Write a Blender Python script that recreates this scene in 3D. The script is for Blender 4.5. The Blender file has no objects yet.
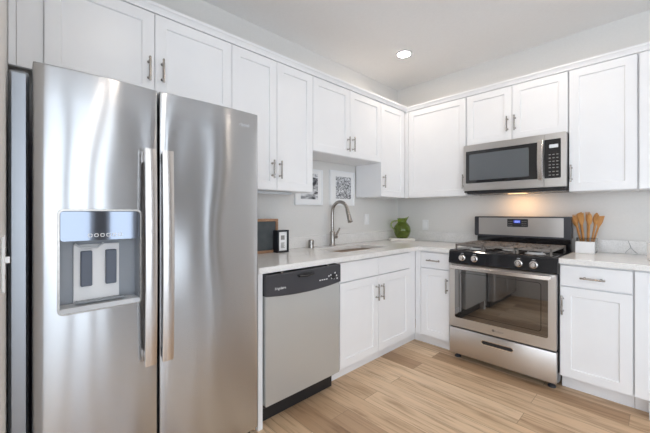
import bpy, bmesh, math, random
from math import pi, sin, cos, radians
from mathutils import Vector, Matrix
random.seed(7)
S = bpy.context.scene
COL = S.collection

# ------------------------------------------------------------------ camera
cam_d = bpy.data.cameras.new('camera'); cam = bpy.data.objects.new('camera', cam_d); COL.objects.link(cam)
cam_d.sensor_width = 36.0; cam_d.lens = 323.95/650*36.0
cam_d.shift_y = -(216.5-213.16)/650
cam_d.clip_start = 0.01
cam.location = (2.226, -3.353, 1.223)
cam.rotation_euler = (pi/2, 0, 0.806)
S.camera = cam
# ------------------------------------------------------------------ world, lamps, exposure
W = bpy.data.worlds.new('sky'); S.world = W; W.use_nodes = True
bg = W.node_tree.nodes['Background']
bg.inputs[0].default_value = (0.80, 0.895, 1.0, 1); bg.inputs[1].default_value = 2.4
S.view_settings.view_transform = 'Standard'; S.view_settings.look = 'None'
S.view_settings.gamma = 1.0; S.view_settings.use_curve_mapping = False
S.view_settings.exposure = 0.80
LAMP_POWER = 66.0           # emission strength of the recessed lamp lenses
S.cycles.use_denoising = True
S.cycles.max_bounces = 14; S.cycles.diffuse_bounces = 8; S.cycles.glossy_bounces = 6
S.cycles.sample_clamp_indirect = 6.0

ROOM_X, ROOM_Y, ROOM_Z = 5.2, -7.0, 2.71
WIN_E = [(-6.6, -5.2, .1, 2.5), (-5.0, -3.55, .1, 2.5), (-3.40, -2.48, .1, 2.5), (-2.33, -1.92, .1, 2.5), (-1.25, -1.02, .3, 2.5), (-.56, -.42, .3, 2.5)]   # window openings, unseen wall at x = ROOM_X (y0,y1,z0,z1); slits added for streaks reflected in the refrigerator
WIN_S = [(.3, 1.7, .2, 2.5), (1.9, 3.3, .2, 2.5), (3.5, 4.9, .2, 2.5)]                                           # unseen wall at y = ROOM_Y, large openings added for frontal light on wall_back
def portal(name, loc, rot, sx, sy):
    l = bpy.data.lights.new(name, 'AREA'); l.shape = 'RECTANGLE'; l.size = sx; l.size_y = sy
    l.cycles.is_portal = True
    o = bpy.data.objects.new(name, l); COL.objects.link(o); o.location = loc; o.rotation_euler = rot
for (a, b, c, d) in WIN_E:
    portal('window_daylight', (ROOM_X+0.06, (a+b)/2, (c+d)/2), (0, pi/2, 0), d-c, b-a)
for (a, b, c, d) in WIN_S:
    portal('window_daylight', ((a+b)/2, ROOM_Y-0.06, (c+d)/2), (pi/2, 0, 0), b-a, d-c)

# ------------------------------------------------------------------ materials
def mat(name, col, rough=0.5, metal=0.0, spec=0.5, coat=0.0, trans=0.0, ior=1.45, emit=None, estr=0, aniso=0.0, arot=0.0):
    m = bpy.data.materials.new(name); m.use_nodes = True
    n = m.node_tree.nodes['Principled BSDF']
    n.inputs['Base Color'].default_value = (*col, 1)
    n.inputs['Roughness'].default_value = rough; n.inputs['Metallic'].default_value = metal
    n.inputs['Specular IOR Level'].default_value = spec
    n.inputs['Coat Weight'].default_value = coat; n.inputs['Coat Roughness'].default_value = 0.08
    n.inputs['Transmission Weight'].default_value = trans; n.inputs['IOR'].default_value = ior
    if emit: n.inputs['Emission Color'].default_value = (*emit, 1); n.inputs['Emission Strength'].default_value = estr
    if aniso:
        n.inputs['Anisotropic'].default_value = aniso; n.inputs['Anisotropic Rotation'].default_value = arot
        t = m.node_tree.nodes.new('ShaderNodeTangent'); t.direction_type = 'RADIAL'; t.axis = 'Z'
        m.node_tree.links.new(t.outputs[0], n.inputs['Tangent'])
    return m
def nodes(m):
    nt = m.node_tree
    def N(t, **kw):
        n = nt.nodes.new(t)
        for k, v in kw.items():
            if k in n.inputs: n.inputs[k].default_value = v
            else: setattr(n, k, v)
        return n
    return nt, N, nt.links.new, nt.nodes['Principled BSDF']
def ramp(N, *stops):
    r = N('ShaderNodeValToRGB'); e = r.color_ramp.elements
    while len(e) < len(stops): e.new(0.5)
    for i, (p, c) in enumerate(stops):
        e[i].position = p; e[i].color = (*c, 1)
    return r
def noise_mat(name, c1, c2, scale, rough, stretch=(1, 1, 1), bump=0.0, **kw):
    m = mat(name, c1, rough, **kw); nt, N, L, B = nodes(m)
    tc = N('ShaderNodeTexCoord'); mp = N('ShaderNodeMapping'); mp.inputs['Scale'].default_value = stretch
    L(tc.outputs['Object'], mp.inputs[0])
    nz = N('ShaderNodeTexNoise'); nz.inputs['Scale'].default_value = scale; nz.inputs['Detail'].default_value = 4
    L(mp.outputs[0], nz.inputs['Vector'])
    r = ramp(N, (0.3, c1), (0.7, c2)); L(nz.outputs['Fac'], r.inputs[0]); L(r.outputs[0], B.inputs['Base Color'])
    if bump:
        b = N('ShaderNodeBump'); b.inputs['Strength'].default_value = bump; b.inputs['Distance'].default_value = 0.002
        L(nz.outputs['Fac'], b.inputs['Height']); L(b.outputs[0], B.inputs['Normal'])
    return m
M = {}
M['cab'] = noise_mat('white_satin_paint', (.83, .83, .84), (.85, .85, .855), 6, .32)
M['wall'] = noise_mat('wall_paint', (.73, .715, .69), (.75, .735, .71), 60, .7, bump=.08)
M['ceil'] = noise_mat('ceiling_paint', (.84, .83, .82), (.86, .85, .84), 60, .85, bump=.08)
M['cavity'] = mat('shadow_gap_paint', (.62, .62, .62), .6)
M['nickel'] = noise_mat('brushed_nickel', (.36, .335, .31), (.44, .41, .38), 80, .26, metal=1.0)
M['chrome'] = mat('polished_chrome', (.75, .75, .76), .08, 1.0)
M['dark'] = mat('black_plastic', (.018, .018, .02), .38)
M['charcoal'] = mat('charcoal_plastic', (.045, .045, .052), .33)
M['glassblk'] = mat('black_glass', (.012, .012, .014), .04, 0, .8)
M['enamel'] = mat('black_enamel', (.013, .013, .015), .08, 0, .6)
M['iron'] = noise_mat('cast_iron', (.17, .15, .135), (.23, .205, .185), 120, .45, spec=.6)
M['grey'] = mat('grey_enamel', (.30, .32, .35), .3)
M['side'] = mat('grey_painted_side', (.42, .45, .49), .35)
M['lightgrey'] = mat('light_grey_plastic', (.62, .64, .66), .3)
M['slate'] = mat('slate_blue_rubber', (.12, .14, .18), .45)
M['white'] = mat('white_plastic', (.85, .85, .85), .35)
M['print'] = mat('white_lettering', (.75, .75, .75), .5)
M['greyprint'] = mat('grey_lettering', (.30, .29, .28), .4)
M['lens'] = mat('lamp_lens', (1, 1, 1), .5, emit=(1.0, .86, .72), estr=LAMP_POWER)
M['hood'] = mat('hood_lamp_lens', (1, .9, .7), .5, emit=(1.0, .60, .27), estr=1.5)
M['blue'] = mat('blue_display', (.02, .03, .15), .2, emit=(.08, .12, .6), estr=.35)
M['bluedigit'] = mat('blue_digits', (.4, .5, 1), .2, emit=(.4, .5, 1), estr=.7)
M['lcd'] = mat('pale_display', (.72, .74, .76), .25)
M['woodframe'] = noise_mat('frame_wood', (.30, .16, .09), (.42, .25, .15), 30, .5, (1, 8, 8))
M['utensil'] = noise_mat('beech_wood', (.46, .20, .05), (.62, .31, .10), 25, .5, (6, 6, 1))
M['board'] = noise_mat('pale_marble_board', (.78, .73, .66), (.86, .83, .78), 9, .35)
M['chalk'] = noise_mat('chalkboard', (.055, .065, .07), (.085, .095, .10), 14, .55)
M['blackframe'] = mat('black_frame', (.016, .017, .022), .3)
M['paper'] = mat('white_paper', (.88, .88, .88), .6)
M['whiteframe'] = mat('white_frame', (.86, .87, .88), .4)
M['rubber'] = mat('black_rubber', (.02, .02, .02), .7)
M['greencord'] = mat('grey_wire', (.33, .34, .34), .5)

def stainless(name, base, rough, aniso, arot, wav=0.0, wscale=1.6, streak=0.05):
    m = mat(name, base, rough, 1.0, aniso=aniso, arot=arot); nt, N, L, B = nodes(m)
    tc = N('ShaderNodeTexCoord'); mp = N('ShaderNodeMapping'); mp.inputs['Scale'].default_value = (1, 1, 260)
    L(tc.outputs['Object'], mp.inputs[0])
    nz = N('ShaderNodeTexNoise'); nz.inputs['Scale'].default_value = 3; nz.inputs['Detail'].default_value = 3
    L(mp.outputs[0], nz.inputs['Vector'])
    mr = N('ShaderNodeMapRange'); mr.inputs['To Min'].default_value = rough-streak; mr.inputs['To Max'].default_value = rough+streak
    L(nz.outputs['Fac'], mr.inputs['Value']); L(mr.outputs[0], B.inputs['Roughness'])
    if wav:                                   # sheet metal is never quite flat
        m2 = N('ShaderNodeMapping'); m2.inputs['Scale'].default_value = (wscale, wscale, wscale*.30); L(tc.outputs['Object'], m2.inputs[0])
        n2 = N('ShaderNodeTexNoise'); n2.inputs['Scale'].default_value = 2.2; n2.inputs['Detail'].default_value = 0
        L(m2.outputs[0], n2.inputs['Vector'])
        b = N('ShaderNodeBump'); b.inputs['Strength'].default_value = 1.0; b.inputs['Distance'].default_value = wav
        L(n2.outputs['Fac'], b.inputs['Height']); L(b.outputs[0], B.inputs['Normal'])
    return m
M['fridge'] = stainless('fridge_stainless', (.55, .555, .565), .235, .97, .25, wav=.013, wscale=2.4, streak=.012)
M['satin'] = mat('satin_stainless_sheet', (.56, .57, .56), .36, .55)
M['reflection_rug'] = noise_mat('grey_reflection_carpet', (.60, .62, .65), (.70, .72, .75), 60, .95, bump=.3)
M['steel'] = stainless('brushed_stainless', (.66, .64, .62), .34, .55, .25, wav=.003, streak=.02)
M['handle'] = stainless('satin_steel_handle', (.66, .62, .59), .24, .5, .25)
M['sink'] = mat('bronze_tinted_sink_steel', (.50, .41, .34), .45, .4)

def floor_mat():
    m = mat('oak_planks', (.5, .33, .2), .42, spec=.45); nt, N, L, B = nodes(m)
    tc = N('ShaderNodeTexCoord'); mp = N('ShaderNodeMapping'); mp.inputs['Location'].default_value = (.35, .05, 0)
    L(tc.outputs['Object'], mp.inputs[0])
    br = N('ShaderNodeTexBrick'); br.offset = .37; br.inputs['Scale'].default_value = 1.0
    br.inputs['Brick Width'].default_value = 1.22; br.inputs['Row Height'].default_value = .15
    br.inputs['Mortar Size'].default_value = .0016; br.inputs['Mortar Smooth'].default_value = .3
    br.inputs['Color1'].default_value = (0, 0, 0, 1); br.inputs['Color2'].default_value = (1, 1, 1, 1); br.inputs['Mortar'].default_value = (.5, .5, .5, 1)
    L(mp.outputs[0], br.inputs['Vector'])
    # grain: noise stretched along the plank, shifted plank by plank
    off = N('ShaderNodeVectorMath', operation='SCALE'); off.inputs['Scale'].default_value = 7.0
    L(br.outputs['Color'], off.inputs[0])
    ad = N('ShaderNodeVectorMath', operation='ADD'); L(mp.outputs[0], ad.inputs[0]); L(off.outputs[0], ad.inputs[1])
    g1 = N('ShaderNodeMapping'); g1.inputs['Scale'].default_value = (1.5, 26, 1); L(ad.outputs[0], g1.inputs[0])
    n1 = N('ShaderNodeTexNoise'); n1.inputs['Scale'].default_value = 1.6; n1.inputs['Detail'].default_value = 7; n1.inputs['Roughness'].default_value = .62; n1.inputs['Distortion'].default_value = .6
    L(g1.outputs[0], n1.inputs['Vector'])
    g2 = N('ShaderNodeMapping'); g2.inputs['Scale'].default_value = (1.1, 5, 1); L(ad.outputs[0], g2.inputs[0])
    n2 = N('ShaderNodeTexNoise'); n2.inputs['Scale'].default_value = 1.5; n2.inputs['Detail'].default_value = 3
    L(g2.outputs[0], n2.inputs['Vector'])
    base = ramp(N, (0.0, (.38, .24, .14)), (.3, (.56, .385, .24)), (.65, (.67, .48, .31)), (1.0, (.74, .56, .385)))
    L(br.outputs['Color'], base.inputs[0])
    gr = ramp(N, (.32, (.60, .53, .47)), (.50, (1, 1, 1)), (.72, (1.15, 1.14, 1.13))); L(n1.outputs['Fac'], gr.inputs[0])
    mx = N('ShaderNodeMix', data_type='RGBA', blend_type='MULTIPLY'); mx.inputs[0].default_value = .9
    L(base.outputs[0], mx.inputs[6]); L(gr.outputs[0], mx.inputs[7])
    kn = ramp(N, (.28, (.55, .47, .40)), (.42, (1, 1, 1))); L(n2.outputs['Fac'], kn.inputs[0])
    m2 = N('ShaderNodeMix', data_type='RGBA', blend_type='MULTIPLY'); m2.inputs[0].default_value = .75
    L(mx.outputs[2], m2.inputs[6]); L(kn.outputs[0], m2.inputs[7])
    gp = N('ShaderNodeMix', data_type='RGBA', blend_type='MIX'); gp.inputs[7].default_value = (.16, .10, .06, 1)
    sc = N('ShaderNodeMath', operation='MULTIPLY'); sc.inputs[1].default_value = .7; L(br.outputs['Fac'], sc.inputs[0])
    L(sc.outputs[0], gp.inputs[0]); L(m2.outputs[2], gp.inputs[6]); L(gp.outputs[2], B.inputs['Base Color'])
    b = N('ShaderNodeBump'); b.inputs['Strength'].default_value = .25; b.inputs['Distance'].default_value = .002; b.invert = True
    L(br.outputs['Fac'], b.inputs['Height']); L(b.outputs[0], B.inputs['Normal'])
    return m
M['floor'] = floor_mat()
def quartz_mat():
    m = mat('white_quartz', (.8, .79, .77), .14, spec=.5); nt, N, L, B = nodes(m)
    tc = N('ShaderNodeTexCoord')
    n1 = N('ShaderNodeTexNoise'); n1.inputs['Scale'].default_value = 2.3; n1.inputs['Detail'].default_value = 6; n1.inputs['Distortion'].default_value = 1.4
    L(tc.outputs['Object'], n1.inputs['Vector'])
    r = ramp(N, (.40, (.82, .805, .785)), (.47, (.80, .785, .765)), (.50, (.785, .77, .752)), (.53, (.80, .785, .765)), (.65, (.84, .825, .81)))
    L(n1.outputs['Fac'], r.inputs[0])
    n2 = N('ShaderNodeTexNoise'); n2.inputs['Scale'].default_value = 140; n2.inputs['Detail'].default_value = 2; L(tc.outputs['Object'], n2.inputs['Vector'])
    r2 = ramp(N, (.35, (.90, .90, .89)), (.55, (1, 1, 1))); L(n2.outputs['Fac'], r2.inputs[0])
    mx = N('ShaderNodeMix', data_type='RGBA', blend_type='MULTIPLY'); mx.inputs[0].default_value = 1
    L(r.outputs[0], mx.inputs[6]); L(r2.outputs[0], mx.inputs[7]); L(mx.outputs[2], B.inputs['Base Color'])
    return m
M['quartz'] = quartz_mat()
def art_mat(name, scale, dist, lo, hi, stretch):
    m = mat(name, (.5, .5, .5), .6); nt, N, L, B = nodes(m)
    tc = N('ShaderNodeTexCoord'); mp = N('ShaderNodeMapping'); mp.inputs['Scale'].default_value = stretch; mp.inputs['Rotation'].default_value = (radians(35), 0, 0)
    L(tc.outputs['Object'], mp.inputs[0])
    n = N('ShaderNodeTexNoise'); n.inputs['Scale'].default_value = scale; n.inputs['Detail'].default_value = 2; n.inputs['Distortion'].default_value = dist
    L(mp.outputs[0], n.inputs['Vector'])
    r = ramp(N, (lo, (.05, .05, .06)), (hi, (.80, .81, .83))); L(n.outputs['Fac'], r.inputs[0]); L(r.outputs[0], B.inputs['Base Color'])
    return m
M['art_a'] = art_mat('abstract_print_ink_streaks', 11, .8, .36, .62, (1, .6, 2.4))
M['art_b'] = art_mat('abstract_print_ink_maze', 46, 1.6, .38, .62, (1, 1, 1))
M['jug'] = mat('green_glass', (.50, .60, .22), .03, 0, .8, trans=1.0, ior=1.45)
M['clear'] = mat('clear_glass', (.97, .98, .98), .02, 0, .5, trans=1.0, ior=1.45)
def ovenglass():
    m = mat('tinted_oven_glass', (.02, .017, .015), .03, 0, .9, ior=2.1); return m
M['oven'] = ovenglass()

# ------------------------------------------------------------------ mesh helpers
def new(): return bmesh.new()
def box(bm, x0, x1, y0, y1, z0, z1, bev=0.0, seg=2):
    r = bmesh.ops.create_cube(bm, size=1.0)
    vs = r['verts']
    bmesh.ops.scale(bm, vec=(x1-x0, y1-y0, z1-z0), verts=vs)
    bmesh.ops.translate(bm, vec=((x0+x1)/2, (y0+y1)/2, (z0+z1)/2), verts=vs)
    if bev > 0:
        es = list({e for v in vs for e in v.link_edges})
        bmesh.ops.bevel(bm, geom=es, offset=bev, segments=seg, affect='EDGES', profile=.5)
def lathe(bm, prof, c=(0, 0, 0), seg=32, axis='Z', wob=None):
    rings = []
    for (r, h) in prof:
        ring = []
        for i in range(seg):
            a = 2*pi*i/seg; rr = r*(1+wob(a, h)) if wob else r
            p = (rr*cos(a), rr*sin(a), h)
            if axis == 'Y': p = (p[0], p[2], p[1])
            if axis == 'X': p = (p[2], p[0], p[1])
            ring.append(bm.verts.new((c[0]+p[0], c[1]+p[1], c[2]+p[2])))
        rings.append(ring)
    for a, b in zip(rings, rings[1:]):
        for i in range(seg):
            j = (i+1) % seg
            bm.faces.new((a[i], a[j], b[j], b[i]))
    for ring, fl in ((rings[0], True), (rings[-1], False)):
        if (Vector(ring[0].co)-Vector(ring[seg//2].co)).length > 1e-5:
            bm.faces.new(ring[::-1] if fl else ring)
def tube(bm, pts, rad, seg=12, cap=True):
    pts = [Vector(p) for p in pts]; rings = []; n = len(pts)
    rads = rad if isinstance(rad, (list, tuple)) else [rad]*n
    t0 = (pts[1]-pts[0]).normalized(); up = Vector((0, 0, 1)) if abs(t0.z) < .9 else Vector((1, 0, 0))
    u = t0.cross(up).normalized()
    for i, p in enumerate(pts):
        t = (pts[min(i+1, n-1)]-pts[max(i-1, 0)]).normalized()
        u = (u-t*u.dot(t)).normalized(); v = t.cross(u)
        rings.append([bm.verts.new(p+(u*cos(2*pi*k/seg)+v*sin(2*pi*k/seg))*rads[i]) for k in range(seg)])
    for a, b in zip(rings, rings[1:]):
        for k in range(seg):
            j = (k+1) % seg; bm.faces.new((a[k], a[j], b[j], b[k]))
    if cap: bm.faces.new(rings[0][::-1]); bm.faces.new(rings[-1])
def bar(bm, pts, w, d, seg=None):
    """flat bar swept along pts in the y-z plane (w across x, d in depth)"""
    rings = []
    for i, p in enumerate(pts):
        p = Vector(p); a = Vector(pts[max(i-1, 0)]); b = Vector(pts[min(i+1, len(pts)-1)])
        t = (b-a).normalized(); x = Vector((1, 0, 0)) if abs(t.x) < .5 else Vector((0, 0, 1)); n = t.cross(x).normalized()
        c = .25
        prof = [(-.5, -.5+c), (-.5+c*.5, -.5), (.5-c*.5, -.5), (.5, -.5+c), (.5, .5-c), (.5-c*.5, .5), (-.5+c*.5, .5), (-.5, .5-c)]
        rings.append([bm.verts.new(p+x*w*q[0]+n*d*q[1]) for q in prof])
    for a, b in zip(rings, rings[1:]):
        for k in range(8):
            j = (k+1) % 8; bm.faces.new((a[k], a[j], b[j], b[k]))
    bm.faces.new(rings[0][::-1]); bm.faces.new(rings[-1])
def rring(bm, x0, x1, z0, z1, t, y0, y1, rad=.01, seg=5):
    """rounded rectangular ring (frame) in the x-z plane, from y0 (front) to y1"""
    def loop(a0, a1, b0, b1, r):
        out = []
        for cx, cz, s in ((a1-r, b1-r, 0), (a0+r, b1-r, 1), (a0+r, b0+r, 2), (a1-r, b0+r, 3)):
            for k in range(seg+1):
                an = pi/2*s+pi/2*k/seg; out.append((cx+r*cos(an), cz+r*sin(an)))
        return out
    o = loop(x0, x1, z0, z1, rad); i = loop(x0+t, x1-t, z0+t, z1-t, max(rad-t*.6, .002)); n = len(o)
    V = {}
    for nm, lp in (('o', o), ('i', i)):
        for yy in (0, 1): V[nm, yy] = [bm.verts.new((p[0], (y0, y1)[yy], p[1])) for p in lp]
    for k in range(n):
        j = (k+1) % n
        bm.faces.new((V['o', 0][j], V['o', 0][k], V['i', 0][k], V['i', 0][j]))
        bm.faces.new((V['o', 1][k], V['o', 1][j], V['i', 1][j], V['i', 1][k]))
        bm.faces.new((V['o', 0][k], V['o', 0][j], V['o', 1][j], V['o', 1][k]))
        bm.faces.new((V['i', 0][j], V['i', 0][k], V['i', 1][k], V['i', 1][j]))
def rplate(bm, x0, x1, z0, z1, y0, y1, rad=.01, seg=5):
    pts = []
    for cx, cz, s in ((x1-rad, z1-rad, 0), (x0+rad, z1-rad, 1), (x0+rad, z0+rad, 2), (x1-rad, z0+rad, 3)):
        for k in range(seg+1):
            an = pi/2*s+pi/2*k/seg; pts.append((cx+rad*cos(an), cz+rad*sin(an)))
    a = [bm.verts.new((p[0], y0, p[1])) for p in pts]; b = [bm.verts.new((p[0], y1, p[1])) for p in pts]
    n = len(pts)
    bm.faces.new(a[::-1]); bm.faces.new(b)
    for k in range(n):
        j = (k+1) % n; bm.faces.new((a[k], a[j], b[j], b[k]))
def obj(name, bm, m, parent=None, smooth=False, label=None, kind=None):
    bmesh.ops.recalc_face_normals(bm, faces=bm.faces)
    me = bpy.data.meshes.new(name); bm.to_mesh(me); bm.free()
    me.materials.append(M[m] if isinstance(m, str) else m)
    if smooth:
        me.polygons.foreach_set('use_smooth', [True]*len(me.polygons))
        if hasattr(me, 'set_sharp_from_angle'): me.set_sharp_from_angle(angle=radians(40))
    o = bpy.data.objects.new(name, me); COL.objects.link(o)
    if parent is not None: o.parent = parent
    if label: o['label'] = label
    if kind: o['kind'] = kind
    return o
def thing(name, label, cat, loc=(0, 0, 0), rz=0.0, group=None):
    o = bpy.data.objects.new(name, None); COL.objects.link(o); o.location = loc; o.rotation_euler = (0, 0, rz)
    o.empty_display_size = .1
    return tag(o, label, cat, group)
def tag(o, label, cat, group=None):
    o['label'] = label; o['category'] = cat
    if group: o['group'] = group
    return o
def text(name, s, size, loc, parent, m, rot=(pi/2, 0, 0), ext=.0004):
    c = bpy.data.curves.new(name, 'FONT'); c.body = s; c.size = size; c.extrude = ext; c.align_x = 'CENTER'; c.align_y = 'CENTER'
    c.materials.append(M[m]); o = bpy.data.objects.new(name, c); COL.objects.link(o); o.location = loc; o.rotation_euler = rot
    me = bpy.data.meshes.new_from_object(o); bpy.data.objects.remove(o); me.name = name; me.materials.clear(); me.materials.append(M[m])
    o = bpy.data.objects.new(name, me); COL.objects.link(o); o.location = loc; o.rotation_euler = rot; o.parent = parent
    return o
R90 = pi/2     # turns a thing built facing -y so that it faces +x (the run on the wall x = 0)

# ------------------------------------------------------------------ setting
def structure(name, bm, m): return obj(name, bm, m, kind='structure')
b = new(); box(b, -.15, ROOM_X+.15, ROOM_Y-.15, .15, -.1, 0); structure('floor', b, 'floor')
b = new(); box(b, 2.45, ROOM_X-.02, ROOM_Y+.02, -.75, .0003, .012, .003)  # carpet added out of view so the refrigerator mirrors pale grey, not brown
tag(obj('reflection_rug', b, 'reflection_rug'), 'wide pale grey carpet added out of view to lighten the refrigerator reflections', 'reflection_rug')
b = new(); box(b, -.15, ROOM_X+.15, ROOM_Y-.15, .15, ROOM_Z, ROOM_Z+.1); structure('ceiling', b, 'ceil')
b = new(); box(b, -.15, 0, ROOM_Y-.15, .15, 0, ROOM_Z); structure('wall_left', b, 'wall')
b = new(); box(b, 0, ROOM_X+.15, 0, .15, 0, ROOM_Z); structure('wall_back', b, 'wall')
b = new(); box(b, 0, 1.32, -3.50, -3.373, 0, ROOM_Z, .003); structure('wall_side', b, 'wall')
M['reflection_taupe'] = noise_mat('taupe_reflection_paint', (.27, .245, .225), (.29, .265, .245), 60, .7)  # unseen wall toned dark and warm for what the refrigerator door reflects
def pierced(name, rng, wins, fix, m='wall'):
    b = new(); lo, hi = rng; cuts = sorted(wins); x = lo
    def put(a, c, z0, z1):
        if fix[0] == 'x': box(b, fix[1], fix[2], a, c, z0, z1)
        else: box(b, a, c, fix[1], fix[2], z0, z1)
    for (a, c, z0, z1) in cuts:
        put(x, a, 0, ROOM_Z); put(a, c, 0, z0); put(a, c, z1, ROOM_Z); x = c
    put(x, hi, 0, ROOM_Z)
    structure(name, b, m)
pierced('wall_right', (ROOM_Y, 0), WIN_E, ('x', ROOM_X, ROOM_X+.12), 'reflection_taupe')
pierced('wall_front', (-.15, ROOM_X+.15), WIN_S, ('y', ROOM_Y-.12, ROOM_Y))
wn = 0
for (a, c, z0, z1) in WIN_E:
    wn += 1; b = new()
    for q in ((a, a+.05, z0, z1), (c-.05, c, z0, z1), (a, c, z0, z0+.05), (a, c, z1-.05, z1)):
        box(b, ROOM_X+.02, ROOM_X+.08, q[0], q[1], q[2], q[3])
    structure('window_%d' % wn, b, 'white')
for (a, c, z0, z1) in WIN_S:
    wn += 1; b = new()
    for q in ((a, a+.05, z0, z1), (c-.05, c, z0, z1), (a, c, z0, z0+.05), (a, c, z1-.05, z1), ((a+c)/2-.025, (a+c)/2+.025, z0, z1)):
        box(b, q[0], q[1], ROOM_Y-.08, ROOM_Y-.02, q[2], q[3])
    structure('window_%d' % wn, b, 'white')
# crown moulding along the top of the wall cabinets: a stepped profile mitred round the inside corner
def crown():
    prof = [(.318, 2.300), (.340, 2.300), (.340, 2.306), (.344, 2.316), (.350, 2.326), (.356, 2.332), (.356, 2.346), (.318, 2.346)]
    for k, nm in ((0, 'trim_1'), (1, 'trim_2')):
        b = new(); A = []; Bv = []
        for (d, z) in prof:
            if k == 0: A.append(b.verts.new((d, -3.372, z))); Bv.append(b.verts.new((d, -d, z)))
            else: A.append(b.verts.new((d, -d, z))); Bv.append(b.verts.new((2.70, -d, z)))
        n = len(prof)
        for i in range(n):
            j = (i+1) % n; b.faces.new((A[i], A[j], Bv[j], Bv[i]))
        b.faces.new(A[::-1]); b.faces.new(Bv)
        structure(nm, b, 'cab')
crown()

# ------------------------------------------------------------------ cabinet pieces (local frame: x along the front, +y into the wall)
def shaker(name, x0, x1, z0, z1, parent, rail=.058, yf=0.0, th=.02):
    """five-piece door: flat rails and stiles round a recessed panel; front face at y = yf"""
    b = new(); rec = .008; ch = .004
    xs = [x0, x0+rail, x0+rail+ch, x1-rail-ch, x1-rail, x1]; zs = [z0, z0+rail, z0+rail+ch, z1-rail-ch, z1-rail, z1]
    V = [[None]*6 for _ in range(6)]
    for i, x in enumerate(xs):
        for k, z in enumerate(zs):
            inner = 2 <= i <= 3 and 2 <= k <= 3
            V[i][k] = (x, yf+(rec if inner else 0), z)
    P = {}
    def vert(p):
        key = tuple(round(q, 5) for q in p)
        if key not in P: P[key] = b.verts.new(p)
        return P[key]
    def quad(*ps): b.faces.new([vert(p) for p in ps])
    o = [(xs[0], zs[0]), (xs[5], zs[0]), (xs[5], zs[5]), (xs[0], zs[5])]
    m_ = [(xs[1], zs[1]), (xs[4], zs[1]), (xs[4], zs[4]), (xs[1], zs[4])]
    c_ = [(xs[2], zs[2]), (xs[3], zs[2]), (xs[3], zs[3]), (xs[2], zs[3])]
    for k in range(4):
        j = (k+1) % 4
        quad((o[k][0], yf, o[k][1]), (o[j][0], yf, o[j][1]), (m_[j][0], yf, m_[j][1]), (m_[k][0], yf, m_[k][1]))
        quad((m_[k][0], yf, m_[k][1]), (m_[j][0], yf, m_[j][1]), (c_[j][0], yf+rec, c_[j][1]), (c_[k][0], yf+rec, c_[k][1]))
        quad((o[j][0], yf, o[j][1]), (o[k][0], yf, o[k][1]), (o[k][0], yf+th, o[k][1]), (o[j][0], yf+th, o[j][1]))
    quad(*[(p[0], yf+rec, p[1]) for p in c_])
    quad(*[(p[0], yf+th, p[1]) for p in o[::-1]])
    es = [e for e in b.edges if all(abs(v.co.y-yf) < 1e-6 for v in e.verts) and
          all(min(abs(v.co.x-x0), abs(v.co.x-x1), abs(v.co.z-z0), abs(v.co.z-z1)) < 1e-6 for v in e.verts)]
    bmesh.ops.bevel(b, geom=es, offset=.0015, segments=2, affect='EDGES')
    return obj(name, b, 'cab', parent)
def slab(name, x0, x1, z0, z1, parent, yf=0.0, th=.02):
    b = new(); box(b, x0, x1, yf, yf+th, z0, z1, .0018); return obj(name, b, 'cab', parent)
def pull(parent, x, z, L=.128, vert=True, yf=0.0):
    b = new(); so = .030; r = .0058; h = L/2
    bulge = [(-h, r*.85), (-h+.006, r*1.15), (-h+.016, r*.9), (-h+.024, r*1.25), (-h+.034, r), (0, r*1.08), (h-.034, r), (h-.024, r*1.25), (h-.016, r*.9), (h-.006, r*1.15), (h, r*.85)]
    if vert: pts = [(x, yf-so, z+q[0]) for q in bulge]
    else: pts = [(x+q[0], yf-so, z) for q in bulge]
    tube(b, pts, [q[1] for q in bulge], 10)
    for s in (-1, 1):
        o = s*(h-.022)
        p = (x, z+o) if vert else (x+o, z)
        tube(b, [(p[0], yf-so, p[1]), (p[0], yf-.006, p[1]), (p[0], yf-.003, p[1]), (p[0], yf+.0005, p[1])], [.0045, .0045, .0075, .0075], 10)
    return obj('handle', b, 'nickel', parent, True)
G = .0018     # half of the gap between two doors
def upper(loc, rz, w, z0, z1, doors, handles, label, filler=0.0, depth=.313, rail=.058, group='white wall cabinets', corner=False):
    """doors: list of (x0,x1); handles: list of (door index, x, z)"""
    t = thing('wall_cabinet', label, 'cabinet', loc, rz, group)
    b = new(); box(b, .0005, w-.0005, .021, .021+depth-.015, z0, z1, .001)
    if filler: box(b, -.088, -.0005, .021, .040, z0+.015, z1, .001); box(b, -filler, -.0895, .021, .040, z0+.015, z1, .001)
    if corner: box(b, -.0195, .0225, .0005, .040, z0, z1, .0008)
    obj('carcass', b, 'cab', t)
    ds = [shaker('door', a+G, c-G, z0+.003, 2.297, t, rail) for (a, c) in doors]
    for (i, x, z) in handles: pull(ds[i], x, z)
    return t
# run on the wall x = 0 : local x = world y - y0
def LU(y): return y
y0 = -3.258
upper((.333, y0, 0), R90, .903, 1.84, 2.302, [(0, .452), (.452, .903)], [(0, .421, 1.985), (1, .488, 1.992)],
      'short white two-door wall cabinet above the refrigerator', filler=.113)
y0 = -2.355
upper((.333, y0, 0), R90, .688, 1.385, 2.302, [(0, .347), (.347, .688)], [(0, .305, 1.530), (1, .369, 1.530)],
      'tall white two-door wall cabinet between refrigerator and sink, over the wooden frame')
y0 = -1.667
upper((.333, y0, 0), R90, .884, 1.712, 2.302, [(0, .434), (.434, .884)], [(0, .402, 1.818), (1, .467, 1.826)],
      'shorter white two-door wall cabinet above the sink and the framed prints')
y0 = -.783
upper((.333, y0, 0), R90, .449, 1.385, 2.302, [(0, .404)], [(0, .034, 1.532)],
      'narrow single-door white wall cabinet between sink cabinet and room corner')
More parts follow.
